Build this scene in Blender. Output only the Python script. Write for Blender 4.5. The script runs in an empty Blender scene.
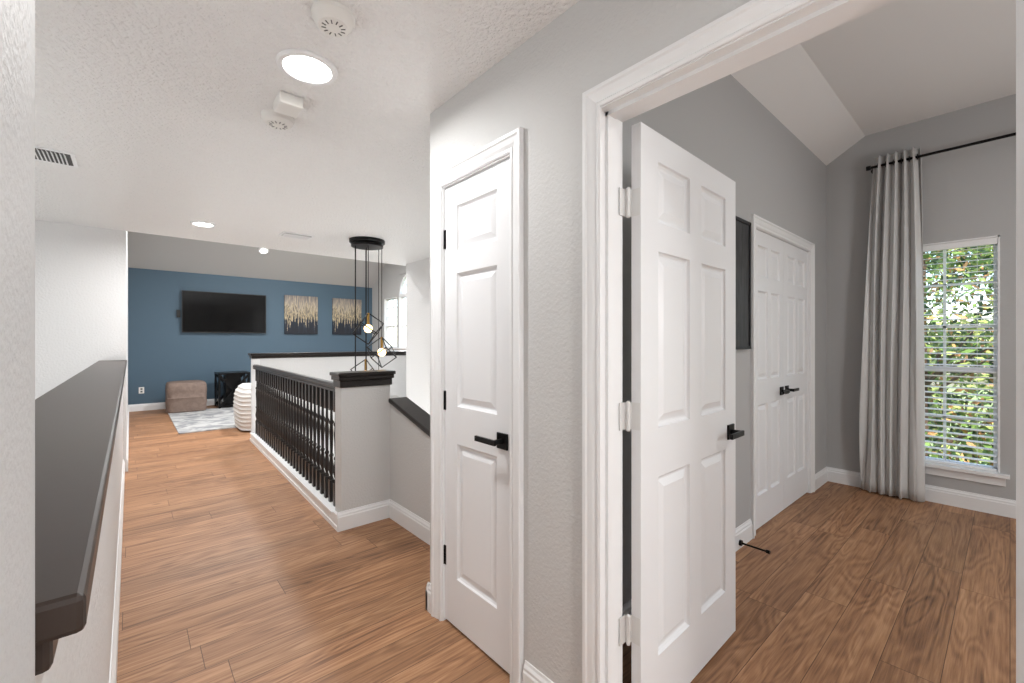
import bpy, bmesh, math, random
from mathutils import Vector, Matrix
random.seed(7)
S=bpy.context.scene

def lin(c):
    def f(v):
        v/=255.0
        return v/12.92 if v<=0.04045 else ((v+0.055)/1.055)**2.4
    return (f(c[0]),f(c[1]),f(c[2]),1)

def mat(name,c,rough=0.5,metal=0,bump=None,spec=0.5,emit=0,ecol=None,sheen=0):
    m=bpy.data.materials.new(name); m.use_nodes=True
    nt=m.node_tree; b=nt.nodes['Principled BSDF']
    b.inputs['Base Color'].default_value=lin(c)
    b.inputs['Roughness'].default_value=rough
    b.inputs['Metallic'].default_value=metal
    b.inputs['Specular IOR Level'].default_value=spec
    if sheen: b.inputs['Sheen Weight'].default_value=sheen; b.inputs['Sheen Roughness'].default_value=0.4
    if emit:
        b.inputs['Emission Color'].default_value=lin(ecol or c)
        b.inputs['Emission Strength'].default_value=emit
    tc=nt.nodes.new('ShaderNodeTexCoord')
    n=nt.nodes.new('ShaderNodeTexNoise')
    n.inputs['Scale'].default_value=bump[0] if bump else 30
    n.inputs['Detail'].default_value=3
    nt.links.new(tc.outputs['Object'],n.inputs['Vector'])
    if bump:
        bp=nt.nodes.new('ShaderNodeBump')
        bp.inputs['Strength'].default_value=bump[1]
        bp.inputs['Distance'].default_value=bump[2]
        nt.links.new(n.outputs['Fac'],bp.inputs['Height'])
        nt.links.new(bp.outputs['Normal'],b.inputs['Normal'])
    else:
        mr=nt.nodes.new('ShaderNodeMapRange')
        mr.inputs['To Min'].default_value=max(0,rough-0.04); mr.inputs['To Max'].default_value=min(1,rough+0.04)
        nt.links.new(n.outputs['Fac'],mr.inputs['Value'])
        nt.links.new(mr.outputs['Result'],b.inputs['Roughness'])
    return m

M_wall=mat('paint_light_grey',(206,206,205),0.6,bump=(85,0.5,0.005))
M_wallw=mat('paint_white_textured',(222,222,222),0.55,bump=(60,0.6,0.006))
M_near=mat('paint_white_near',(208,209,210),0.6,bump=(170,0.5,0.0025))
M_bed=mat('paint_bedroom_grey',(180,180,180),0.7,bump=(80,0.3,0.003))
M_blue=mat('paint_blue',(76,99,116),0.6,bump=(70,0.25,0.003))
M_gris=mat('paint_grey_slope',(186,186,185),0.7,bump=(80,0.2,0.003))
M_ceil=mat('ceiling_texture',(236,236,235),0.6,bump=(52,1.0,0.016))
M_ceilb=mat('ceiling_smooth',(236,236,235),0.85,bump=(90,0.2,0.003))
M_trim=mat('trim_white',(236,237,238),0.35)
M_door=mat('door_white',(234,235,237),0.38)
M_black=mat('metal_black',(18,18,19),0.35,0.6)
M_blkwood=mat('black_stained_wood',(34,29,27),0.3,bump=(40,0.05,0.001),spec=0.35)
M_cap=mat('espresso_stained_cap',(52,42,37),0.34,bump=(40,0.05,0.001),spec=0.3)
M_silver=mat('hinge_satin',(225,225,224),0.4,0.3)
M_tvs=mat('tv_screen',(8,8,9),0.12,spec=0.3)
M_tvb=mat('tv_bezel',(20,20,21),0.4)
M_plastic=mat('white_plastic',(232,231,227),0.4)
M_lens=mat('lamp_lens',(255,255,255),0.5,emit=14,ecol=(255,252,246))
M_bulb=mat('bulb_glow',(255,225,170),0.3,emit=5,ecol=(255,214,150))
M_curt=mat('curtain_satin',(210,210,209),0.42,bump=(400,0.15,0.001),sheen=0.4)
M_blind=mat('blind_white',(242,242,242),0.5)
M_dark=mat('vent_dark',(90,90,90),0.7)
M_chair=mat('chair_fabric',(212,210,207),0.9,bump=(200,0.3,0.003))
M_gold=mat('brass',(190,150,80),0.3,0.9)
M_low=mat('lower_floor_tile',(170,165,160),0.5)
M_bark=mat('bark',(92,74,60),0.9,bump=(20,0.8,0.02))
M_leaf=[mat('leaf_green',(112,142,66),0.6),mat('leaf_dark',(54,80,42),0.6),mat('leaf_light',(174,186,104),0.6),mat('leaf_autumn',(190,142,88),0.6)]
M_grass=mat('grass',(150,165,105),0.9,bump=(8,0.5,0.05))
M_art2=mat('art_frame_dark',(46,46,49),0.6,bump=(60,0.3,0.003))

def glass():
    m=bpy.data.materials.new('window_glass'); m.use_nodes=True
    nt=m.node_tree; nt.nodes.remove(nt.nodes['Principled BSDF'])
    o=nt.nodes['Material Output']; mx=nt.nodes.new('ShaderNodeMixShader'); mx.inputs[0].default_value=0.04
    t=nt.nodes.new('ShaderNodeBsdfTransparent'); g=nt.nodes.new('ShaderNodeBsdfGlossy'); g.inputs['Roughness'].default_value=0.02
    nt.links.new(t.outputs[0],mx.inputs[1]); nt.links.new(g.outputs[0],mx.inputs[2]); nt.links.new(mx.outputs[0],o.inputs[0])
    return m
M_glass=glass()

def floor_mat():
    m=bpy.data.materials.new('oak_vinyl_plank'); m.use_nodes=True
    nt=m.node_tree; L=nt.links.new; N=nt.nodes.new; b=nt.nodes['Principled BSDF']
    def mth(op,a,b_=None,c_=None):
        n=N('ShaderNodeMath'); n.operation=op
        for i,v in enumerate((a,b_,c_)):
            if v is None: continue
            if isinstance(v,(int,float)): n.inputs[i].default_value=v
            else: L(v,n.inputs[i])
        return n.outputs[0]
    tc=N('ShaderNodeTexCoord'); sx=N('ShaderNodeSeparateXYZ'); L(tc.outputs['Object'],sx.inputs[0])
    RW,PL=0.178,1.22
    yr=mth('DIVIDE',sx.outputs['Y'],RW); row=mth('FLOOR',yr); fy=mth('FRACT',yr)
    wn=N('ShaderNodeTexWhiteNoise'); wn.noise_dimensions='1D'; L(row,wn.inputs['W'])
    xr=mth('ADD',mth('DIVIDE',sx.outputs['X'],PL),mth('MULTIPLY',wn.outputs['Value'],7.31)); col=mth('FLOOR',xr); fx=mth('FRACT',xr)
    cid=N('ShaderNodeCombineXYZ'); L(row,cid.inputs[0]); L(col,cid.inputs[1])
    wn2=N('ShaderNodeTexWhiteNoise'); wn2.noise_dimensions='3D'; L(cid.outputs[0],wn2.inputs['Vector'])
    rnd=wn2.outputs['Value']
    sc=N('ShaderNodeVectorMath'); sc.operation='SCALE'; sc.inputs['Scale'].default_value=23.0; L(wn2.outputs['Color'],sc.inputs[0])
    ad=N('ShaderNodeVectorMath'); ad.operation='ADD'; L(tc.outputs['Object'],ad.inputs[0]); L(sc.outputs[0],ad.inputs[1])
    mp=N('ShaderNodeMapping'); mp.inputs['Scale'].default_value=(1.5,48,1); L(ad.outputs[0],mp.inputs['Vector'])
    n1=N('ShaderNodeTexNoise'); n1.inputs['Scale'].default_value=1.6; n1.inputs['Detail'].default_value=9; n1.inputs['Roughness'].default_value=0.7; n1.inputs['Distortion'].default_value=0.3
    L(mp.outputs[0],n1.inputs['Vector'])
    mp2=N('ShaderNodeMapping'); mp2.inputs['Scale'].default_value=(0.7,5.0,1); L(ad.outputs[0],mp2.inputs['Vector'])
    n2=N('ShaderNodeTexNoise'); n2.inputs['Scale'].default_value=1.3; n2.inputs['Detail'].default_value=2.0; n2.inputs['Distortion'].default_value=0.5
    L(mp2.outputs[0],n2.inputs['Vector'])
    ring=mth('SINE',mth('MULTIPLY',n2.outputs['Fac'],80.0))
    ring01=mth('MULTIPLY_ADD',ring,0.10,0.5)
    blot=mth('MULTIPLY_ADD',n2.outputs['Fac'],0.24,-0.12)
    fac=mth('ADD',mth('ADD',mth('MULTIPLY',n1.outputs['Fac'],0.58),mth('MULTIPLY',ring01,0.42)),blot)
    cr=N('ShaderNodeValToRGB'); e=cr.color_ramp.elements
    e[0].position=0.32; e[0].color=lin((94,65,46)); e[1].position=0.68; e[1].color=lin((194,151,114))
    k=e.new(0.44); k.color=lin((143,103,74)); k=e.new(0.54); k.color=lin((167,124,90))
    L(fac,cr.inputs['Fac'])
    mpk=N('ShaderNodeMapping'); mpk.inputs['Scale'].default_value=(1.0,2.2,1); L(ad.outputs[0],mpk.inputs['Vector'])
    vo=N('ShaderNodeTexVoronoi'); vo.inputs['Scale'].default_value=1.5; L(mpk.outputs[0],vo.inputs['Vector'])
    kn=N('ShaderNodeMapRange'); kn.inputs['From Min'].default_value=0.01; kn.inputs['From Max'].default_value=0.06; kn.inputs['To Min'].default_value=0.4; kn.inputs['To Max'].default_value=1.0; L(vo.outputs['Distance'],kn.inputs['Value'])
    m2=mth('MULTIPLY',mth('MULTIPLY_ADD',rnd,0.28,0.85),kn.outputs['Result'])
    mul=N('ShaderNodeVectorMath'); mul.operation='SCALE'; L(cr.outputs['Color'],mul.inputs[0]); L(m2,mul.inputs['Scale'])
    ey=mth('LESS_THAN',mth('MULTIPLY',mth('MINIMUM',fy,mth('SUBTRACT',1.0,fy)),RW),0.0014)
    ex=mth('LESS_THAN',mth('MULTIPLY',mth('MINIMUM',fx,mth('SUBTRACT',1.0,fx)),PL),0.0014)
    seam=mth('MULTIPLY',mth('MAXIMUM',ex,ey),0.8)
    mm=N('ShaderNodeMix'); mm.data_type='RGBA'; L(seam,mm.inputs['Factor']); L(mul.outputs[0],mm.inputs['A']); mm.inputs['B'].default_value=lin((70,48,35))
    L(mm.outputs['Result'],b.inputs['Base Color'])
    b.inputs['Roughness'].default_value=0.5; b.inputs['Specular IOR Level'].default_value=0.4
    bp=N('ShaderNodeBump'); bp.inputs['Strength'].default_value=0.15; bp.inputs['Distance'].default_value=0.002
    L(n1.outputs['Fac'],bp.inputs['Height']); L(bp.outputs['Normal'],b.inputs['Normal'])
    return m
M_floor=floor_mat()

def art_mat():
    m=bpy.data.materials.new('abstract_canvas'); m.use_nodes=True
    nt=m.node_tree; L=nt.links.new; N=nt.nodes.new; b=nt.nodes['Principled BSDF']
    tc=N('ShaderNodeTexCoord'); mp=N('ShaderNodeMapping'); mp.inputs['Scale'].default_value=(24,1,2.2)
    L(tc.outputs['Object'],mp.inputs['Vector'])
    n=N('ShaderNodeTexNoise'); n.inputs['Scale'].default_value=1.2; n.inputs['Detail'].default_value=6; n.inputs['Roughness'].default_value=0.7; L(mp.outputs[0],n.inputs['Vector'])
    g=N('ShaderNodeSeparateXYZ'); L(tc.outputs['Generated'],g.inputs[0])
    z=N('ShaderNodeMath'); z.operation='MULTIPLY_ADD'; z.inputs[1].default_value=0.75; z.inputs[2].default_value=-0.52; L(g.outputs['Z'],z.inputs[0])
    a=N('ShaderNodeMath'); a.operation='MULTIPLY_ADD'; a.inputs[1].default_value=1.35; L(n.outputs['Fac'],a.inputs[0]); L(z.outputs[0],a.inputs[2])
    cr=N('ShaderNodeValToRGB'); e=cr.color_ramp.elements
    e[0].position=0.22; e[0].color=lin((16,22,34)); e[1].position=0.98; e[1].color=lin((112,108,108))
    for p_,c_ in ((0.44,(32,42,58)),(0.51,(220,200,160)),(0.58,(48,56,70)),(0.67,(196,180,152)),(0.80,(146,138,130))):
        k=e.new(p_); k.color=lin(c_)
    L(a.outputs[0],cr.inputs['Fac']); L(cr.outputs['Color'],b.inputs['Base Color']); b.inputs['Roughness'].default_value=0.6
    return m
M_art=art_mat()

def noise2(name,c1,c2,scale,stretch=(1,1,1),rough=0.9,lo=0.42,hi=0.58):
    m=bpy.data.materials.new(name); m.use_nodes=True
    nt=m.node_tree; L=nt.links.new; N=nt.nodes.new; b=nt.nodes['Principled BSDF']
    tc=N('ShaderNodeTexCoord'); mp=N('ShaderNodeMapping'); mp.inputs['Scale'].default_value=stretch; L(tc.outputs['Object'],mp.inputs['Vector'])
    n=N('ShaderNodeTexNoise'); n.inputs['Scale'].default_value=scale; n.inputs['Detail'].default_value=5; n.inputs['Distortion'].default_value=0.7; L(mp.outputs[0],n.inputs['Vector'])
    cr=N('ShaderNodeValToRGB'); e=cr.color_ramp.elements; e[0].position=lo; e[0].color=lin(c1); e[1].position=hi; e[1].color=lin(c2)
    L(n.outputs['Fac'],cr.inputs['Fac']); L(cr.outputs['Color'],b.inputs['Base Color']); b.inputs['Roughness'].default_value=rough
    return m
M_rug=noise2('rug_pattern',(140,141,144),(186,186,185),5)
M_pouf=noise2('pouf_leather',(112,95,86),(132,113,102),14,rough=0.7,lo=0.3,hi=0.7)
M_slat=noise2('dark_art_panel',(44,44,47),(66,66,68),6,(9,9,1),0.55)

class MB:
    def __init__(s): s.v=[];s.f=[];s.m=[]
    def add(s,vs,fs,m=0):
        o=len(s.v); s.v+= [tuple(v) for v in vs]
        for f in fs: s.f.append([i+o for i in f]); s.m.append(m)
    def box(s,x0,x1,y0,y1,z0,z1,m=0):
        if x0>x1:x0,x1=x1,x0
        if y0>y1:y0,y1=y1,y0
        if z0>z1:z0,z1=z1,z0
        vs=[(x0,y0,z0),(x1,y0,z0),(x1,y1,z0),(x0,y1,z0),(x0,y0,z1),(x1,y0,z1),(x1,y1,z1),(x0,y1,z1)]
        s.add(vs,[(0,3,2,1),(4,5,6,7),(0,1,5,4),(1,2,6,5),(2,3,7,6),(3,0,4,7)],m)
    def loft(s,rings,m=0,closed=True,caps=True):
        n=len(rings[0]); vs=[p for r in rings for p in r]; fs=[]
        for i in range(len(rings)-1):
            for j in range(n if closed else n-1):
                k=(j+1)%n
                fs.append((i*n+j,i*n+k,(i+1)*n+k,(i+1)*n+j))
        if caps:
            fs.append(tuple(range(n))[::-1]); fs.append(tuple((len(rings)-1)*n+j for j in range(n)))
        s.add(vs,fs,m)
    def cyl(s,p0,p1,r,n=12,m=0,r2=None):
        p0=Vector(p0);p1=Vector(p1);d=(p1-p0).normalized()
        a=d.orthogonal().normalized();b=d.cross(a)
        r2=r if r2 is None else r2
        R=[[p+ (a*math.cos(2*math.pi*i/n)+b*math.sin(2*math.pi*i/n))*q for i in range(n)] for p,q in((p0,r),(p1,r2))]
        s.loft(R,m)
    def lathe(s,c,prof,n=16,m=0,sx=1,sy=1):
        R=[[(c[0]+max(r,1e-4)*sx*math.cos(2*math.pi*i/n),c[1]+max(r,1e-4)*sy*math.sin(2*math.pi*i/n),c[2]+z) for i in range(n)] for r,z in prof]
        s.loft(R,m)
    def sphere(s,c,r,m=0,n=14):
        s.lathe(c,[(r*math.sin(math.pi*i/10),-r*math.cos(math.pi*i/10)) for i in range(11)],n,m)
    def shear(s,k,y0):
        s.v=[(v[0]+max(0,v[1]-y0)*k,v[1],v[2]) for v in s.v]
    def build(s,name,mats,smooth=False,parent=None,bevel=0,loc=None,rotz=0,origin=None):
        me=bpy.data.meshes.new(name)
        vs=s.v
        if origin: vs=[(v[0]-origin[0],v[1]-origin[1],v[2]-origin[2]) for v in vs]; loc=origin
        me.from_pydata(vs,[],s.f)
        for mt in mats: me.materials.append(mt)
        me.polygons.foreach_set('material_index',s.m)
        bm=bmesh.new(); bm.from_mesh(me); bmesh.ops.recalc_face_normals(bm,faces=bm.faces); bm.to_mesh(me); bm.free()
        if smooth:
            me.polygons.foreach_set('use_smooth',[True]*len(me.polygons))
            me.set_sharp_from_angle(angle=math.radians(38))
        ob=bpy.data.objects.new(name,me); S.collection.objects.link(ob)
        if loc: ob.location=loc
        ob.rotation_euler[2]=rotz
        if parent: ob.parent=parent
        if bevel:
            b=ob.modifiers.new('bevel','BEVEL'); b.width=bevel; b.segments=2; b.limit_method='ANGLE'; b.angle_limit=math.radians(40)
        return ob

def wall(name,axis,p0,p1,a0,a1,z0,z1,ops,mt):
    A=sorted(set([a0,a1]+[o[0] for o in ops]+[o[1] for o in ops])); Z=sorted(set([z0,z1]+[o[2] for o in ops]+[o[3] for o in ops]))
    b=MB()
    for i in range(len(A)-1):
        j=0
        while j<len(Z)-1:
            ca=(A[i]+A[i+1])/2
            def inside(j): 
                cz=(Z[j]+Z[j+1])/2
                return any(o[0]<ca<o[1] and o[2]<cz<o[3] for o in ops)
            if inside(j): j+=1; continue
            k=j
            while k<len(Z)-1 and not inside(k): k+=1
            if axis=='x': b.box(p0,p1,A[i],A[i+1],Z[j],Z[k])
            else: b.box(A[i],A[i+1],p0,p1,Z[j],Z[k])
            j=k
    return b.build(name,[mt])

CAS=[(0,0),(0,0.008),(0.006,0.011),(0.012,0.011),(0.018,0.007),(0.03,0.012),(0.05,0.016),(0.056,0.021),(0.068,0.021),(0.07,0.017),(0.07,0)]
def casing(name,axis,p,nrm,a0,a1,zt,w=0.07,z0=0):
    b=MB(); k=w/0.07; rings=[]
    for fn in (lambda s:(a0-s,z0),lambda s:(a0-s,zt+s),lambda s:(a1+s,zt+s),lambda s:(a1+s,z0)):
        R=[]
        for s_,t in CAS:
            a,z=fn(s_*k); q=p+nrm*t
            R.append((q,a,z) if axis=='x' else (a,q,z))
        rings.append(R)
    b.loft(rings)
    return b.build(name,[M_trim])
BP=[(0,0),(0.016,0),(0.016,0.095),(0.012,0.102),(0.012,0.112),(0.006,0.122),(0.004,0.132),(0,0.132)]
def baseboard(name,segs):
    b=MB()
    for sg in segs:
        axis,p,nrm,a0,a1=sg[:5]; z=sg[5] if len(sg)>5 else 0
        R=[]
        for a in (a0,a1):
            R.append([((p+nrm*t,a,z+h) if axis=='x' else (a,p+nrm*t,z+h)) for t,h in BP])
        b.loft(R)
    return b.build(name,[M_trim])

# ------------------------------------------------------------ constants
XC=1.11; XC2=1.23; YC=1.88; H=2.44
BY=1.15; BX=4.977; BZ=2.99; BZ2=3.17; BYS=0.858
GX=4.72; GY=10.9; VY=6.68; LOW=-2.8
RK=0.034
JL=0.85; JR=-0.018
LW=-0.032

# floor
f=MB()
f.box(-3,-0.22,-2.2,0.43,-0.3,0)
f.box(-0.22,XC,-2.2,3.1,-0.3,0)
f.loft([[(-0.22,3.1,z),(XC,3.1,z),(XC,3.2,z),(XC+(VY-3.2)*RK,VY,z),(XC+(VY-3.2)*RK,VY+0.12,z),(-0.22,VY+0.12,z)] for z in (-0.3,0)])
f.box(XC,1.59,YC-0.7,3.20,-0.3,0)
f.box(XC,BX,-3.2,BY+0.1,-0.3,0)
f.box(-0.22,GX,VY+0.12,GY,-0.3,0)
f.build('floor',[M_floor])
f=MB(); f.box(-3.2,5.0,0.0,11,LOW-0.1,LOW); f.build('floor_lower',[M_low])
# ceilings
c=MB(); c.box(-3.1,XC,-2.3,5.9,H,H+0.1); c.box(XC,3.1,YC-0.1,5.9,H,H+0.1); c.build('ceiling',[M_ceil])
c=MB()
c.box(XC2-0.12,BX+0.12,-3.3,BYS,BZ2,BZ2+0.1)
c.loft([[(x,BYS,BZ2),(x,BY+0.12,BZ-(0.12)*(BZ2-BZ)/(BY-BYS)),(x,BY+0.12,BZ2+0.1),(x,BYS,BZ2+0.1)] for x in (XC2-0.12,BX+0.12)])
c.build('ceiling_bedroom',[M_ceilb])
c=MB()
SY=9.7; SZ=3.5
c.box(-0.2,GX+0.1,5.8,SY,SZ,SZ+0.1)
c.loft([[(x,SY,SZ),(x,GY+0.1,2.71-0.1*(SZ-2.71)/(GY-SY)),(x,GY+0.1,SZ+0.1),(x,SY,SZ+0.1)] for x in (-0.2,GX+0.1)])
c.build('ceiling_game_room',[M_gris])

# walls
wall('wall_closet_side','x',XC,XC2,-2.2,YC,0,BZ2,[(JR-0.016,JL+0.016,0,2.065),(1.265,1.775,0,2.06)],M_wall)
w=MB(); w.box(XC2,3.0,YC-0.1,YC,LOW,H); w.box(XC,XC2,YC-0.1,YC,LOW,-0.3); w.build('wall_stair_south',[M_wall])
wall('wall_bedroom_closet','y',BY,BY+0.1,XC2,BX+0.12,0,BZ+0.02,[(3.2,4.465,0,2.115)],M_bed)
wall('wall_bedroom_window','x',BX,BX+0.12,-3.2,BY,-0.3,BZ2+0.02,[(0.05,0.66,0.31,2.13),(-1.9,-1.0,0.31,2.13)],M_bed)  # second opening is for the added, unseen daylight window
w=MB(); w.box(XC2,BX+0.12,-3.3,-3.2,-0.3,BZ2+0.1); w.build('wall_bedroom_back',[M_bed])
w=MB(); w.box(XC2,XC2+0.004,JL+0.016,BY,0,BZ); w.box(XC2,XC2+0.004,-3.2,JR-0.016,0,BZ2); w.box(XC2,XC2+0.004,JR-0.016,JL+0.016,2.066,BZ2); w.build('wall_bedroom_hall_side',[M_bed])
w=MB(); w.box(-0.9,-0.048,0.22,0.43,0,H); w.build('wall_hall_near',[M_near])
w=MB(); w.box(-3.1,0.0+XC2,-2.3,-2.2,0,H); w.box(-3.1,-3.0,-2.2,0.43,0,H); w.build('wall_hall_back',[M_wallw])
w=MB(); w.box(-3.1,LW,5.9,6.02,LOW,SZ); w.box(-3.1,-3.0,0.31,5.9,LOW,H+0.05); w.box(-3.0,-0.22,0.30,0.42,LOW,-0.3); w.build('wall_left_void',[M_wallw])
w=MB(); w.box(-0.14,LW,6.02,GY,0,SZ); w.build('wall_game_room_left',[M_wallw])
w=MB(); w.box(LW,GX,GY,GY+0.1,0,2.73); w.build('wall_game_room_blue',[M_blue])
wall('wall_game_room_windows','x',GX,GX+0.1,5.8,GY,LOW,SZ,[(9.49,10.19,1.17,2.37),(8.5,9.4,1.17,2.87)],M_gris)
w=MB(); w.box(3.0,3.1,YC-0.1,5.75,LOW,H); w.box(3.1,GX,5.65,5.75,LOW,SZ);w.build('wall_stair_east',[M_wallw])
w=MB(); w.box(LW,GX,5.8,5.9,H+0.02,SZ); w.build('wall_header',[M_wallw])
w=MB(); w.box(1.13,1.2,3.2,VY,LOW,-0.02); w.shear(RK,3.2); w.build('wall_stair_west_lower',[M_wallw])
w=MB(); w.box(-0.24,-0.2,0.43,5.9,LOW,-0.02); w.build('wall_left_lower',[M_wallw])

# half wall left + cap
w=MB(); w.box(-0.20,-0.056,0.43,5.9,-0.02,1.07); w.build('half_wall_left',[M_wallw])
CZ=1.132
w=MB(); w.box(-0.235,-0.025,0.455,5.9,CZ-0.03,CZ); w.box(-0.217,-0.044,0.472,5.9,CZ-0.06,CZ-0.03); w.build('trim_half_wall_cap',[M_cap],bevel=0.005)
# half wall far
HX=1.235
w=MB(); w.box(HX,GX,VY,VY+0.12,LOW,1.10); w.build('half_wall_far',[M_wallw])
w=MB(); w.box(HX-0.03,GX,VY-0.035,VY+0.155,1.13,1.16); w.box(HX-0.015,GX,VY-0.02,VY+0.14,1.09,1.13); w.build('trim_far_wall_cap',[M_blkwood],bevel=0.005)
# pedestal wall by stair
w=MB(); w.box(XC,1.475,3.08,3.20,-0.3,1.0)
w.box(XC,1.59,3.08,3.2,LOW,-0.28)
w.build('half_wall_newel',[M_wall])
w=MB(); w.box(XC-0.03,1.505,3.045,3.235,1.075,1.10); w.box(XC-0.022,1.497,3.055,3.225,1.045,1.075); w.box(XC-0.012,1.487,3.068,3.212,0.995,1.045); w.build('trim_newel_cap',[M_blkwood],bevel=0.005)
def zs(y): return 0.895-(3.2-y)*0.27
w=MB(); w.loft([[(x,YC,-0.3),(x,3.20,-0.3),(x,3.20,zs(3.2)),(x,YC,zs(YC))] for x in (1.475,1.59)]); w.build('half_wall_stair',[M_wall])
w=MB(); w.loft([[(x,YC,zs(YC)),(x,3.075,zs(3.075)),(x,3.075,zs(3.075)+0.035),(x,YC,zs(YC)+0.035)] for x in (1.455,1.61)]); w.build('trim_stair_cap',[M_blkwood],bevel=0.01)

# baseboards
baseboard('baseboard_hall_left',[('x',-0.056,1,0.43,5.9),('x',LW,1,5.9,GY)])
baseboard('baseboard_game_room',[('y',GY,-1,LW,GX),('y',VY+0.12,1,HX,GX)])
baseboard('baseboard_closet_wall',[('x',XC,-1,-2.2,-0.10),('x',XC,-1,0.925,1.19),('x',XC,-1,1.845,YC+0.016),('y',YC,1,XC-0.016,1.475)])
baseboard('baseboard_newel',[('y',3.08,-1,XC-0.03,1.475),('x',1.475,-1,YC,3.08)])
baseboard('baseboard_bedroom',[('y',BY,-1,XC2,3.13),('y',BY,-1,4.53,BX),('x',BX,-1,-3.2,BY)])

# railing
r=MB()
r.box(XC-0.02,XC+0.09,3.2,VY,-0.02,0.09,1); r.box(XC-0.03,XC+0.1,3.2,VY,0.09,0.105,1); r.box(XC-0.03,XC-0.02,3.066,VY,0,0.03,1)
r.box(XC-0.022,XC-0.0005,3.08,3.2,0,0.105,1)
prof=[(-0.032,0.955),(-0.032,0.968),(-0.024,0.975),(-0.033,0.985),(-0.033,1.0),(-0.02,1.012),(0.02,1.012),(0.033,1.0),(0.033,0.985),(0.024,0.975),(0.032,0.968),(0.032,0.955)]
xm=XC+0.035
r.loft([[(xm+a,y,z) for a,z in prof] for y in (3.2,VY)])
BPf=[(0.010,0),(0.019,0.002),(0.013,0.02),(0.010,0.03),(0.020,0.07),(0.021,0.09),(0.016,0.13),(0.012,0.17),(0.018,0.18),(0.018,0.19),(0.011,0.2),(0.014,0.3),(0.017,0.36),(0.013,0.42),(0.020,0.43),(0.020,0.44),(0.011,0.455),(0.009,0.53)]
y=3.29
while y<VY-0.05:
    r.box(xm-0.018,xm+0.018,y-0.018,y+0.018,0.105,0.27)
    r.lathe((xm,y,0.27),BPf,8)
    r.box(xm-0.018,xm+0.018,y-0.018,y+0.018,0.80,0.956)
    y+=0.112
r.box(xm-0.05,xm+0.05,VY-0.03,VY,0.0,1.08,1)
r.shear(RK,3.2)
r.build('stair_railing',[M_blkwood,M_trim],smooth=True)

# ------------------------------------------------------------ doors
def panel_door(name,w,h,t,cols,loc,rotz,rows=None):
    rows=rows or [(0.22,0.84),(1.01,1.62),(1.72,1.93)]
    k=h/2.03; rows=[(a*k,b*k) for a,b in rows]
    b=MB()
    xs=[0]; 
    for c0,c1 in cols: xs+=[c0,c1]
    xs.append(w); zs_=[0]
    for a,c_ in rows: zs_+=[a,c_]
    zs_.append(h)
    for side in (0,1):
        yy=lambda d: d if side==0 else t-d
        for i in range(len(xs)-1):
            for j in range(len(zs_)-1):
                x0,x1,z0,z1=xs[i],xs[i+1],zs_[j],zs_[j+1]
                if i%2==1 and j%2==1:
                    rs=[(0,0),(0.004,0.008),(0.012,0.013),(0.019,0.013),(0.044,0.004)]
                    R=[[(x0+s,yy(d),z0+s),(x1-s,yy(d),z0+s),(x1-s,yy(d),z1-s),(x0+s,yy(d),z1-s)] for s,d in rs]
                    b.loft(R,caps=False)
                    b.add(R[-1],[(0,1,2,3)])
                else: b.add([(x0,yy(0),z0),(x1,yy(0),z0),(x1,yy(0),z1),(x0,yy(0),z1)],[(0,1,2,3)])
    for q in ([(0,0,0),(0,t,0),(0,t,h),(0,0,h)],[(w,0,0),(w,t,0),(w,t,h),(w,0,h)],[(0,0,0),(w,0,0),(w,t,0),(0,t,0)],[(0,0,h),(w,0,h),(w,t,h),(0,t,h)]):
        b.add(q,[(0,1,2,3)])
    ob=b.build(name,[M_door],loc=loc,rotz=rotz)
    bm=bmesh.new(); bm.from_mesh(ob.data); bmesh.ops.remove_doubles(bm,verts=bm.verts,dist=1e-5); bmesh.ops.recalc_face_normals(bm,faces=bm.faces); bm.to_mesh(ob.data); bm.free()
    return ob
def lever(parent,x,z,d,t,both=True):
    b=MB()
    for s in ((-1,1) if both else (-1,)):
        y0=0 if s<0 else t
        b.box(x-0.032,x+0.032,y0,y0+s*0.009,z-0.032,z+0.032)
        b.cyl((x,y0,z),(x,y0+s*0.05,z),0.011)
        b.box(x-d*0.012,x+d*0.118,y0+s*0.045,y0+s*0.057,z-0.011,z+0.011)
    b.build('lever_handle',[M_black],parent=parent,bevel=0.002)
def hinges(parent,zs_,mt,y=0):
    b=MB()
    for z in zs_:
        b.cyl((-0.006,y-0.004,z-0.045),(-0.006,y-0.004,z+0.045),0.007,m=0)
        b.box(0.0,0.012,y-0.002,y,z-0.045,z+0.045)
    b.build('hinges',[mt],parent=parent)

d1=panel_door('door_1',0.49,2.03,0.035,[(0.1,0.39)],(XC+0.012,1.765,0.012),-math.pi/2)
lever(d1,0.43,0.91,-1,0.035,False); hinges(d1,[0.3,1.03,1.79],M_black)
T=0.035
ang=math.radians(1.4)
DX,DY=1.262,0.799
d2=panel_door('door_2',0.80,2.03,T,[(0.113,0.35),(0.45,0.687)],(DX,DY,0.012),ang)
lever(d2,0.735,0.91,-1,T)
hb=MB()
for z in (1.77,1.06,0.35):
    hb.cyl((-0.016,0.037,z-0.045),(-0.016,0.037,z+0.045),0.006)
    for q in (-0.045,0.045): hb.sphere((-0.016,0.037,z+q),0.007)
    hb.box(-0.016,0.0,0.034,0.037,z-0.045,z+0.045)
    hb.box(-0.0015,0.0,0.002,0.034,z-0.045,z+0.045)
    hb.box(-0.05,-0.018,0.047,0.050,z-0.045,z+0.045); hb.box(-0.018,-0.015,0.037,0.050,z-0.045,z+0.045)
hb.build('door_hinges',[M_silver],smooth=True,parent=d2)
d3=panel_door('door_3',0.612,2.09,0.035,[(0.085,0.275),(0.337,0.527)],(3.218,BY+0.012,0.01),0)
d4=panel_door('door_4',0.612,2.09,0.035,[(0.085,0.275),(0.337,0.527)],(3.834,BY+0.012,0.01),0)
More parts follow.
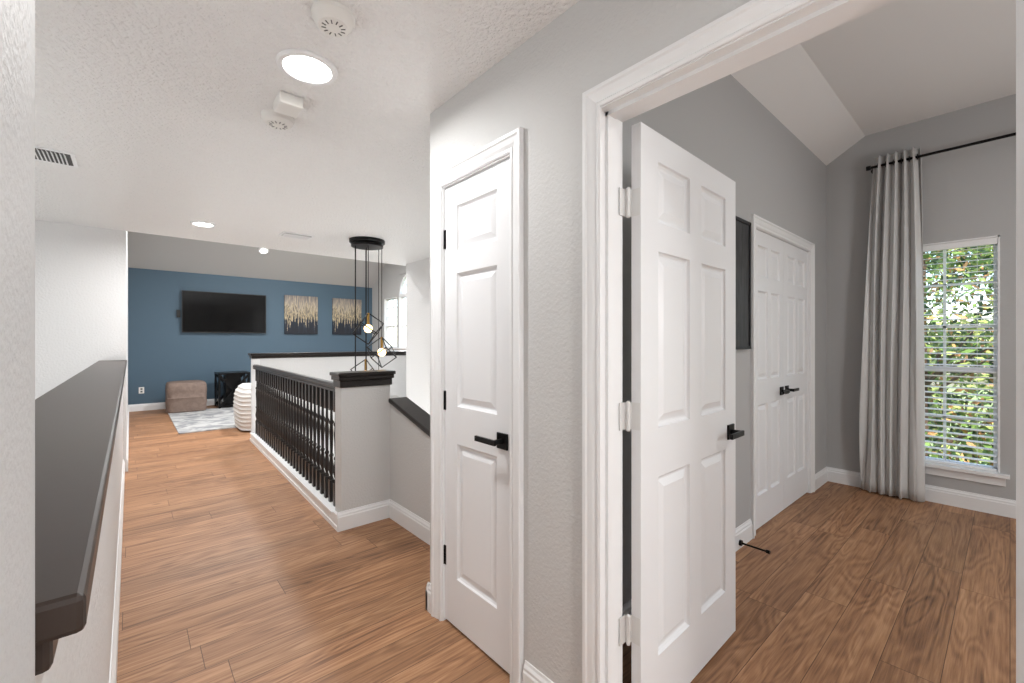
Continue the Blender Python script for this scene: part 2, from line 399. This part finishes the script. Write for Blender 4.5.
lever(d3,0.555,0.93,-1,0.035,False); lever(d4,0.057,0.93,1,0.035,False)

# jambs
j=MB()
j.box(XC-0.001,XC2+0.001,JL,JL+0.016,0,2.05); j.box(XC-0.001,XC2+0.001,JR-0.016,JR,0,2.05); j.box(XC-0.001,XC2+0.001,JR-0.016,JL+0.016,2.05,2.066)
j.box(1.14,1.18,JL-0.011,JL+0.001,0,2.05); j.box(1.14,1.18,JR-0.001,JR+0.011,0,2.05); j.box(1.14,1.18,JR,JL,2.038,2.05)
j.build('trim_jamb_bedroom',[M_trim])
j=MB(); j.box(XC-0.001,XC2,1.765,1.777,0,2.05); j.box(XC-0.001,XC2,1.263,1.275,0,2.05); j.box(XC-0.001,XC2,1.263,1.777,2.044,2.062); j.build('trim_jamb_closet',[M_trim])
j=MB(); j.box(3.2,3.216,BY-0.001,BY+0.1,0,2.1); j.box(4.448,4.465,BY-0.001,BY+0.1,0,2.1); j.box(3.2,4.465,BY-0.001,BY+0.1,2.102,2.116); j.build('trim_jamb_wardrobe',[M_trim])
casing('trim_casing_bedroom_hall','x',XC,-1,JR-0.004,JL-0.008,2.055,0.062)
casing('trim_casing_bedroom_inner','x',XC2+0.004,1,JR-0.006,JL+0.006,2.055,0.066)
casing('trim_casing_closet','x',XC,-1,1.272,1.769,2.05,0.07)
casing('trim_casing_wardrobe','y',BY,-1,3.21,4.455,2.105,0.072)

# door stop
b=MB(); b.cyl((2.92,BY-0.016,0.04),(2.92,BY-0.03,0.04),0.018); b.cyl((2.92,BY-0.03,0.04),(2.92,BY-0.17,0.04),0.006); b.cyl((2.92,BY-0.17,0.04),(2.92,BY-0.19,0.04),0.011); b.build('door_stop',[M_black],smooth=True)

# wall art in bedroom
b=MB()
b.box(2.46,3.05,BY-0.022,BY-0.001,1.285,2.085)
for (x0,x1,z0,z1) in ((2.44,3.07,1.27,1.29),(2.44,3.07,2.08,2.10),(2.44,2.46,1.27,2.10),(3.05,3.07,1.27,2.10)): b.box(x0,x1,BY-0.03,BY-0.001,z0,z1,1)
b.build('framed_wall_art',[M_slat,M_art2])

# ------------------------------------------------------------ windows
def window(name,x,y0,y1,z0,z1,split=True,blinds=True,cols=2,sill=True):
    b=MB(); t=0.035
    xo=x+0.05
    for a in ((y0,y0+t),(y1-t,y1)): b.box(xo,xo+0.06,a[0],a[1],z0,z1)
    b.box(xo,xo+0.06,y0,y1,z0,z0+t)
    b.box(xo,xo+0.06,y0,y1,z1-t,z1)
    zm=z0+(z1-z0)*0.43
    if split: b.box(xo-0.005,xo+0.055,y0,y1,zm-0.022,zm+0.022)
    for k in range(1,cols):
        yc=y0+(y1-y0)*k/cols; b.box(xo+0.02,xo+0.035,yc-0.009,yc+0.009,z0,z1)
    for zc in ((z0+zm)/2,zm+(z1-zm)/3,zm+(z1-zm)*2/3): b.box(xo+0.02,xo+0.035,y0,y1,zc-0.009,zc+0.009)
    b.box(x,xo,y0,y0+0.012,z0,z1); b.box(x,xo,y1-0.012,y1,z0,z1); b.box(x,xo,y0,y1,z0,z0+0.01)
    b.box(x,xo,y0,y1,z1-0.012,z1)
    if sill:
        b.box(x-0.045,x+0.05,y0-0.05,y1+0.05,z0-0.02,z0+0.006); b.box(x-0.014,x,y0-0.03,y1+0.03,z0-0.085,z0-0.02)
    b.add([(xo+0.028,y0,z0),(xo+0.028,y1,z0),(xo+0.028,y1,z1),(xo+0.028,y0,z1)],[(0,1,2,3)],1)
    if blinds:
        b.box(x+0.004,x+0.045,y0+0.014,y1-0.014,z1-0.06,z1-0.014,2)
        z=z1-0.08
        while z>z0+0.04:
            dz=0.004
            b.loft([[(x+0.006,yy,z-dz),(x+0.026,yy,z+0.003),(x+0.046,yy,z+dz),(x+0.046,yy,z+dz+0.002),(x+0.026,yy,z+0.005),(x+0.006,yy,z-dz+0.002)] for yy in (y0+0.016,y1-0.016)],2)
            z-=0.046
        b.box(x+0.01,x+0.04,y0+0.016,y1-0.016,z0+0.012,z0+0.03,2)
        for yy in (y0+0.12,y1-0.12): b.cyl((x+0.026,yy,z0+0.02),(x+0.026,yy,z1-0.05),0.0012,5,2)
    return b.build(name,[M_trim,M_glass,M_blind])
window('window_1',BX,0.05,0.66,0.31,2.13)
window('window_added',BX,-1.9,-1.0,0.31,2.13)  # added window out of view, lets extra daylight into the bedroom
window('window_3',GX,9.49,10.19,1.17,2.37,split=True,blinds=False,sill=True)
window('window_4',GX,8.5,9.4,1.17,2.37,split=True,blinds=False,sill=True)
b=MB(); yc,zc,R=8.95,2.42,0.45
for i in range(16):
    a0=math.pi*i/16;a1=math.pi*(i+1)/16
    p=[(yc+R*math.cos(a),zc+R*math.sin(a)) for a in (a0,a1)]
    b.loft([[(x,p[0][0],p[0][1]),(x,p[1][0],p[1][1]),(x,p[1][0],2.88),(x,p[0][0],2.88)] for x in (GX,GX+0.1)],1)
    q=[(yc+(R-0.04)*math.cos(a),zc+(R-0.04)*math.sin(a)) for a in (a0,a1)]
    b.loft([[(x,p[0][0],p[0][1]),(x,p[1][0],p[1][1]),(x,q[1][0],q[1][1]),(x,q[0][0],q[0][1])] for x in (GX+0.01,GX+0.08)],0)
for a in (45,90,135):
    a=math.radians(a); b.cyl((GX+0.05,yc,zc),(GX+0.05,yc+R*math.cos(a),zc+R*math.sin(a)),0.01,6)
b.box(GX,GX+0.1,8.5,9.4,2.37,2.43)
b.build('window_arch',[M_trim,M_gris])

# curtain
b=MB(); n=160; rows=34; rings=[]
for k in range(rows+1):
    v=k/rows; z=2.91*(1-v)+0.012*v
    wdt=0.29+0.14*v**0.7; yc0=0.63+0.035*v
    R=[]
    for i in range(n+1):
        u=i/n
        uu=u+0.045*math.sin(u*7+v*2.5)*v
        ph=uu*math.pi*2*5.5+0.35*math.sin(v*6+u*4)*v
        amp=0.042*(1-0.2*v)*(1+0.4*math.sin(u*17+1+v*1.5))
        xx=4.86+amp*math.sin(ph)+0.014*math.sin(ph*2.3+v*4)*v
        yy=yc0+(u-0.5)*wdt+0.014*math.sin(ph*2)*(0.5+v*0.5)
        R.append((xx,yy,z))
    rings.append(R)
b.loft(rings,closed=False,caps=False)
cu=b.build('curtain',[M_curt],smooth=True)
cu.data.set_sharp_from_angle(angle=math.radians(180))
so=cu.modifiers.new('solid','SOLIDIFY'); so.thickness=0.003
b=MB(); b.cyl((4.86,-0.4,2.835),(4.86,0.80,2.835),0.011); b.cyl((4.86,0.80,2.835),(4.86,0.83,2.835),0.02); 
for yy in (0.79,-0.3): b.cyl((BX,yy,2.835),(4.86,yy,2.835),0.008); b.cyl((BX,yy,2.835),(BX-0.008,yy,2.835),0.028)
for i in range(6): 
    yy=0.50+i*0.05; b.cyl((4.86,yy-0.002,2.835),(4.86,yy+0.002,2.835),0.024)
b.build('curtain_rod',[M_black],smooth=True)

# ------------------------------------------------------------ ceiling fixtures
def downlight(name,x,y,z,r=0.115):
    b=MB()
    b.lathe((x,y,z),[(r,0),(r,-0.006),(r*0.95,-0.012),(r*0.80,-0.012),(r*0.76,-0.004)],32,0)
    b.lathe((x,y,z),[(r*0.77,-0.003),(r*0.77,-0.005),(r*0.6,-0.013),(r*0.3,-0.017),(0.001,-0.018)],32,1)
    return b.build(name,[M_trim,M_lens],smooth=True)
downlight('ceiling_light',0.545,1.89,H); downlight('ceiling_light',0.52,5.05,H,0.1); downlight('ceiling_light',0.53,-0.9,H)  # last one is an added downlight behind the camera
b=MB()
b.lathe((0,0,0),[(0.10,0),(0.10,-0.01),(0.07,-0.014)],32,0); b.lathe((0,0,0),[(0.07,-0.012),(0.05,-0.02),(0.001,-0.022)],32,1)
o=b.build('ceiling_light',[M_trim,M_lens],smooth=True,loc=(2.07,10.15,2.71+0.75*0.658-0.005)); o.rotation_euler=(-math.atan2(SZ-2.71,GY-SY),0,0)

def detector(name,x,y,r=0.07):
    b=MB(); b.lathe((x,y,H),[(r,0),(r,-0.014),(r*0.93,-0.02),(r*0.9,-0.03),(r*0.7,-0.042),(r*0.62,-0.042)],32,0)
    b.lathe((x,y,H),[(r*0.6,-0.036),(r*0.6,-0.043),(r*0.25,-0.046),(0.001,-0.046)],24,0)
    for i in range(12):
        a=2*math.pi*i/12; b.cyl((x+r*0.35*math.cos(a),y+r*0.35*math.sin(a),H-0.0455),(x+r*0.55*math.cos(a),y+r*0.55*math.sin(a),H-0.044),0.002,6,1)
    return b.build(name,[M_plastic,M_dark],smooth=True)
detector('smoke_detector',0.525,1.53); detector('smoke_detector',0.554,2.40,0.075)
b=MB(); b.box(0.50,0.60,2.14,2.26,H-0.05,H); b.build('alarm_junction_box',[M_plastic],bevel=0.006)
def vent(name,x,y,lx,ly):
    b=MB(); b.box(x-lx/2,x+lx/2,y-ly/2,y+ly/2,H-0.008,H); b.box(x-lx/2+0.02,x+lx/2-0.02,y-ly/2+0.02,y+ly/2-0.02,H-0.009,H-0.0075,1)
    k=int((lx-0.04)/0.018)
    for i in range(k):
        xx=x-lx/2+0.022+i*0.018
        b.loft([[(xx,yy,H-0.009),(xx+0.003,yy,H-0.009),(xx+0.011,yy,H-0.019),(xx+0.008,yy,H-0.019)] for yy in (y-ly/2+0.018,y+ly/2-0.018)])
    b.build(name,[M_trim,M_dark])
vent('ceiling_vent',-0.43,3.80,0.36,0.26); vent('ceiling_vent',1.32,4.96,0.3,0.2)

# ------------------------------------------------------------ chandelier
b=MB(); cx,cy=1.975,4.69; Rv=Vector((0.752,-0.659,0)); Fv=Vector((0.659,0.752,0))
b.lathe((cx,cy,H),[(0.19,0),(0.19,-0.03),(0.185,-0.034),(0.05,-0.034),(0.05,-0.05),(0.17,-0.05),(0.17,-0.075),(0.03,-0.08)],36,0)
def cage(c,s,rot):
    Mx=Matrix.Rotation(rot,3,'Z')@Matrix.Rotation(math.atan(math.sqrt(2)),3,'X')@Matrix.Rotation(math.radians(45),3,'Z')
    P=[Mx@Vector((i,j,k))*s for i in(-1,1) for j in(-1,1) for k in(-1,1)]
    for i in range(8):
        for j_ in range(i+1,8):
            if abs((P[i]-P[j_]).length-2*s)<1e-4: b.cyl(c+P[i],c+P[j_],0.006,6,0)
    b.cyl(c+Vector((0,0,s*1.73)),c+Vector((0,0,0.045)),0.014,10,2)
    b.sphere(c,0.045,1)
for a,fo,z,rot in ((0.044,-0.1,1.46,0.2),(0.155,0.02,1.20,0.9),(-0.145,0.03,0.72,0.5),(-0.10,-0.08,0.35,0.1),(-0.05,0.1,0.95,1.2),(0.09,0.12,0.5,0.6),(-0.01,0.0,0.0,0.3)):
    p=Vector((cx,cy,z))+Rv*a+Fv*fo
    b.cyl((p.x,p.y,z+0.1),(p.x,p.y,H-0.05),0.004,6,0); cage(p,0.098,rot)
b.build('pendant_chandelier',[M_black,M_bulb,M_gold],smooth=True)

# ------------------------------------------------------------ game room furniture
b=MB(); b.box(0.77,2.26,GY-0.07,GY-0.03,1.50,2.34,0); b.box(0.785,2.245,GY-0.072,GY-0.069,1.52,2.325,1); b.box(1.2,1.8,GY-0.03,GY-0.001,1.7,2.1,0)
b.box(0.69,0.75,GY-0.04,GY-0.001,1.80,1.95,0)
b.build('television',[M_tvb,M_tvs],origin=(1.5,GY,1.9))
for x0,x1 in ((2.64,3.36),(3.71,4.42)):
    b=MB(); b.box(x0,x1,GY-0.04,GY-0.002,1.49,2.38); b.build('canvas_painting',[M_art],bevel=0.003,origin=(x0,GY,1.49))
b=MB(); b.box(0.12,0.2,GY-0.008,GY,0.33,0.45); b.box(0.145,0.175,GY-0.011,GY-0.007,0.35,0.38,1);b.box(0.145,0.175,GY-0.011,GY-0.007,0.40,0.43,1); b.build('wall_outlet',[M_plastic,M_dark])
b=MB(); b.box(0.52,2.5,7.8,10.3,0.0,0.012); b.build('area_rug',[M_rug])
b=MB(); R=[]
px_,py_,pw=0.80,10.32,0.3
for z,k in ((0.012,0.93),(0.03,0.99),(0.18,1.02),(0.27,1.0),(0.28,1.02),(0.29,1.0),(0.4,1.02),(0.52,0.99),(0.55,0.93),(0.565,0.7),(0.57,0.3)):
    ring=[]
    for i in range(32):
        a=2*math.pi*i/32; c_,s_=math.cos(a),math.sin(a)
        e=0.28
        ring.append((px_+pw*k*math.copysign(abs(c_)**e,c_),py_+pw*k*math.copysign(abs(s_)**e,s_),z))
    R.append(ring)
b.loft(R); b.build('pouf_ottoman',[M_pouf],smooth=True,origin=(px_,py_,0.0))
# side table
b=MB(); tx,ty,hw,tz=1.56,10.42,0.27,0.70
b.box(tx-hw,tx+hw,ty-hw,ty+hw,tz-0.035,tz)
def bar(p,q,wd,th,axis):
    p=Vector(p);q=Vector(q);d=(q-p).normalized(); nrm=Vector((0,1,0)) if axis=='y' else Vector((1,0,0)); s_=d.cross(nrm)
    b.loft([[c_+s_*wd+nrm*th,c_-s_*wd+nrm*th,c_-s_*wd-nrm*th,c_+s_*wd-nrm*th] for c_ in (p,q)])
for s1 in (-1,1):
    for s2 in (-1,1):
        xx,yy=tx+s1*hw*0.93,ty+s2*hw*0.93; b.box(xx-0.016,xx+0.016,yy-0.016,yy+0.016,0.012,tz-0.03)
    for q in ((-1,1),(1,-1)):
        bar((tx+q[0]*hw*0.93,ty+s1*hw*0.93,0.03),(tx+q[1]*hw*0.93,ty+s1*hw*0.93,tz-0.04),0.022,0.008,'y')
        bar((tx+s1*hw*0.93,ty+q[0]*hw*0.93,0.03),(tx+s1*hw*0.93,ty+q[1]*hw*0.93,tz-0.04),0.022,0.008,'x')
b.box(tx-hw*0.95,tx+hw*0.95,ty-hw*0.95,ty+hw*0.95,0.03,0.055)
b.box(tx-hw*0.5,tx+hw*0.5,ty-hw*0.5,ty+hw*0.5,0.055,tz-0.035)
b.build('side_table',[M_black],origin=(tx,ty,0))
# channel-tufted two-seat sofa, back towards the railing
b=MB(); ax,ay=2.11,7.66; hx,hy=0.93,0.46
rings=[]
def pt(a,kx,ky,e=0.3):
    c_,s_=math.cos(a),math.sin(a); return ax+kx*math.copysign(abs(c_)**e,c_),ay+ky*math.copysign(abs(s_)**e,s_)
zl=[0.03+0.008*i for i in range(80)]
NA=84
for z in zl:
    kk=0.012*(abs(math.cos(z*math.pi/0.06)))
    top=max(0,(z-0.52)/0.14); sh=0.07*top*top; fl=0.02*math.sin(min(1,z/0.6)*math.pi)
    R=[]
    for i in range(NA+1):
        a=math.radians(130)+math.radians(280)*i/NA
        x_,y_=pt(a,hx-kk-sh+fl-0.03,hy-kk-sh+fl-0.03); R.append((x_,y_,z))
    for i in range(NA+1):
        a=math.radians(130)+math.radians(280)*(NA-i)/NA
        x_,y_=pt(a,hx-0.22+sh*0.4,hy-0.22+sh*0.4); R.append((x_,y_,z))
    rings.append(R)
b.loft(rings)
b.box(ax-0.68,ax-0.003,ay-0.23,ay+0.42,0.10,0.44); b.box(ax+0.003,ax+0.68,ay-0.23,ay+0.42,0.10,0.44)
for sx_ in (-0.75,0.75):
    for sy_ in (-0.3,0.3): b.cyl((ax+sx_,ay+sy_,0.0125),(ax+sx_,ay+sy_,0.05),0.03,10,1)
b.build('sofa',[M_chair,M_black],smooth=True,origin=(ax,ay,0))

# ------------------------------------------------------------ outdoors
b=MB(); b.box(5.2,60,-40,50,-3.1,-3.0); b.build('lawn_ground',[M_grass])
def tree(name,x,y,h,n,rx,rz):
    b=MB(); b.cyl((x,y,-3),(x,y,h-0.5),0.14,10,4,0.05)
    for i in range(14):
        a=random.uniform(0,6.28); z=random.uniform(-1.2,h-1); l=random.uniform(0.6,rx)
        b.cyl((x,y,z),(x+l*math.cos(a),y+l*math.sin(a),z+l*0.7),0.035,6,4,0.008)
    cl=[(random.gauss(0,rx*0.5),random.gauss(0,rx*0.5),random.uniform(-rz,rz)) for _ in range(60)]
    for i in range(n):
        c_=random.choice(cl)
        p=Vector((x+c_[0]+random.gauss(0,0.25),y+c_[1]+random.gauss(0,0.25),h-rz+c_[2]+random.gauss(0,0.25)))
        s=random.uniform(0.03,0.06)
        u=Vector((random.gauss(0,1),random.gauss(0,1),random.gauss(0,1))).normalized(); v=u.orthogonal().normalized()
        b.add([p-u*s*1.5,p+v*s*0.7,p+u*s*1.5,p-v*s*0.7],[(0,1,2,3)],random.choice((0,0,1,1,2,2,3)))
    b.build(name,M_leaf+[M_bark])
tree('tree',9.0,0.9,4.2,7000,1.3,2.6)
tree('tree',10.5,-0.6,4.0,7000,1.4,2.6)
tree('tree',13.5,1.6,5.0,9000,2.2,3.5)
tree('tree',14.0,15.0,1.5,4000,2.0,2.0)

# ------------------------------------------------------------ lights
W=bpy.data.worlds.new('World'); S.world=W; W.use_nodes=True
nt=W.node_tree; bg=nt.nodes['Background']; sk=nt.nodes.new('ShaderNodeTexSky')
try:
    sk.sky_type='NISHITA'; sk.sun_disc=False; sk.sun_elevation=math.radians(45); sk.sun_rotation=math.radians(200)
except Exception as e: print(e)
nt.links.new(sk.outputs[0],bg.inputs[0]); bg.inputs[1].default_value=0.55
def sun():
    l=bpy.data.lights.new('sun','SUN'); l.energy=7.5; l.angle=math.radians(2); l.color=(1,0.96,0.9)
    o=bpy.data.objects.new('sun',l); S.collection.objects.link(o)
    o.rotation_euler=Vector((0.55,0.45,-0.75)).to_track_quat('-Z','Y').to_euler()
sun()
CW=(1.0,0.998,0.99)
def area(name,loc,size,e,col=CW,spread=170):
    l=bpy.data.lights.new(name,'AREA'); l.shape='DISK'; l.size=size; l.energy=e; l.color=col; l.spread=math.radians(spread)
    o=bpy.data.objects.new(name,l); S.collection.objects.link(o); o.location=loc; return o
def point(name,loc,r,e,col=CW):
    l=bpy.data.lights.new(name,'POINT'); l.shadow_soft_size=r; l.energy=e; l.color=col
    o=bpy.data.objects.new(name,l); S.collection.objects.link(o); o.location=loc; return o
area('lamp_hall_1',(0.545,1.89,H-0.025),0.15,16)
area('lamp_hall_2',(0.52,5.05,H-0.025),0.15,28)
area('fill_hall',(0.53,-0.9,H-0.025),0.15,16)  # added light at the unseen downlight behind the camera
point('fill_entry',(0.3,-1.5,1.3),0.3,48)  # added soft fill behind the camera, no lamp stands there
point('fill_left_void',(-1.8,3.0,0.4),0.3,78)  # added fill brightening the left void walls, no fixture
point('fill_stairwell',(2.4,4.2,-0.8),0.25,88)  # added fill for the stairwell below, no fixture
area('fill_game_1',(2.4,8.2,SZ-0.02),0.3,105)  # added fill under the game room ceiling, no fixture
area('fill_game_2',(1.0,7.2,SZ-0.02),0.3,68)  # second added game room fill, nearer the railing, no fixture
point('fill_game_3',(4.0,7.6,1.5),0.2,45)  # added fill brightening the window end of the game room
area('fill_bed_1',(3.0,-1.2,BZ2-0.02),0.3,20)  # added fill below the bedroom ceiling, out of view
point('fill_bed_2',(2.6,-1.9,1.6),0.3,70)  # added unseen fill, lifts the bedroom walls and ceiling

# ------------------------------------------------------------ camera
cam=bpy.data.cameras.new('camera'); co=bpy.data.objects.new('camera',cam); S.collection.objects.link(co)
cam.sensor_width=36; cam.lens=436/1024*36; cam.clip_start=0.02
co.location=(0,0,1.32); co.rotation_euler=(math.pi/2,0,-math.radians(41.2))
S.camera=co
S.view_settings.view_transform='Standard'
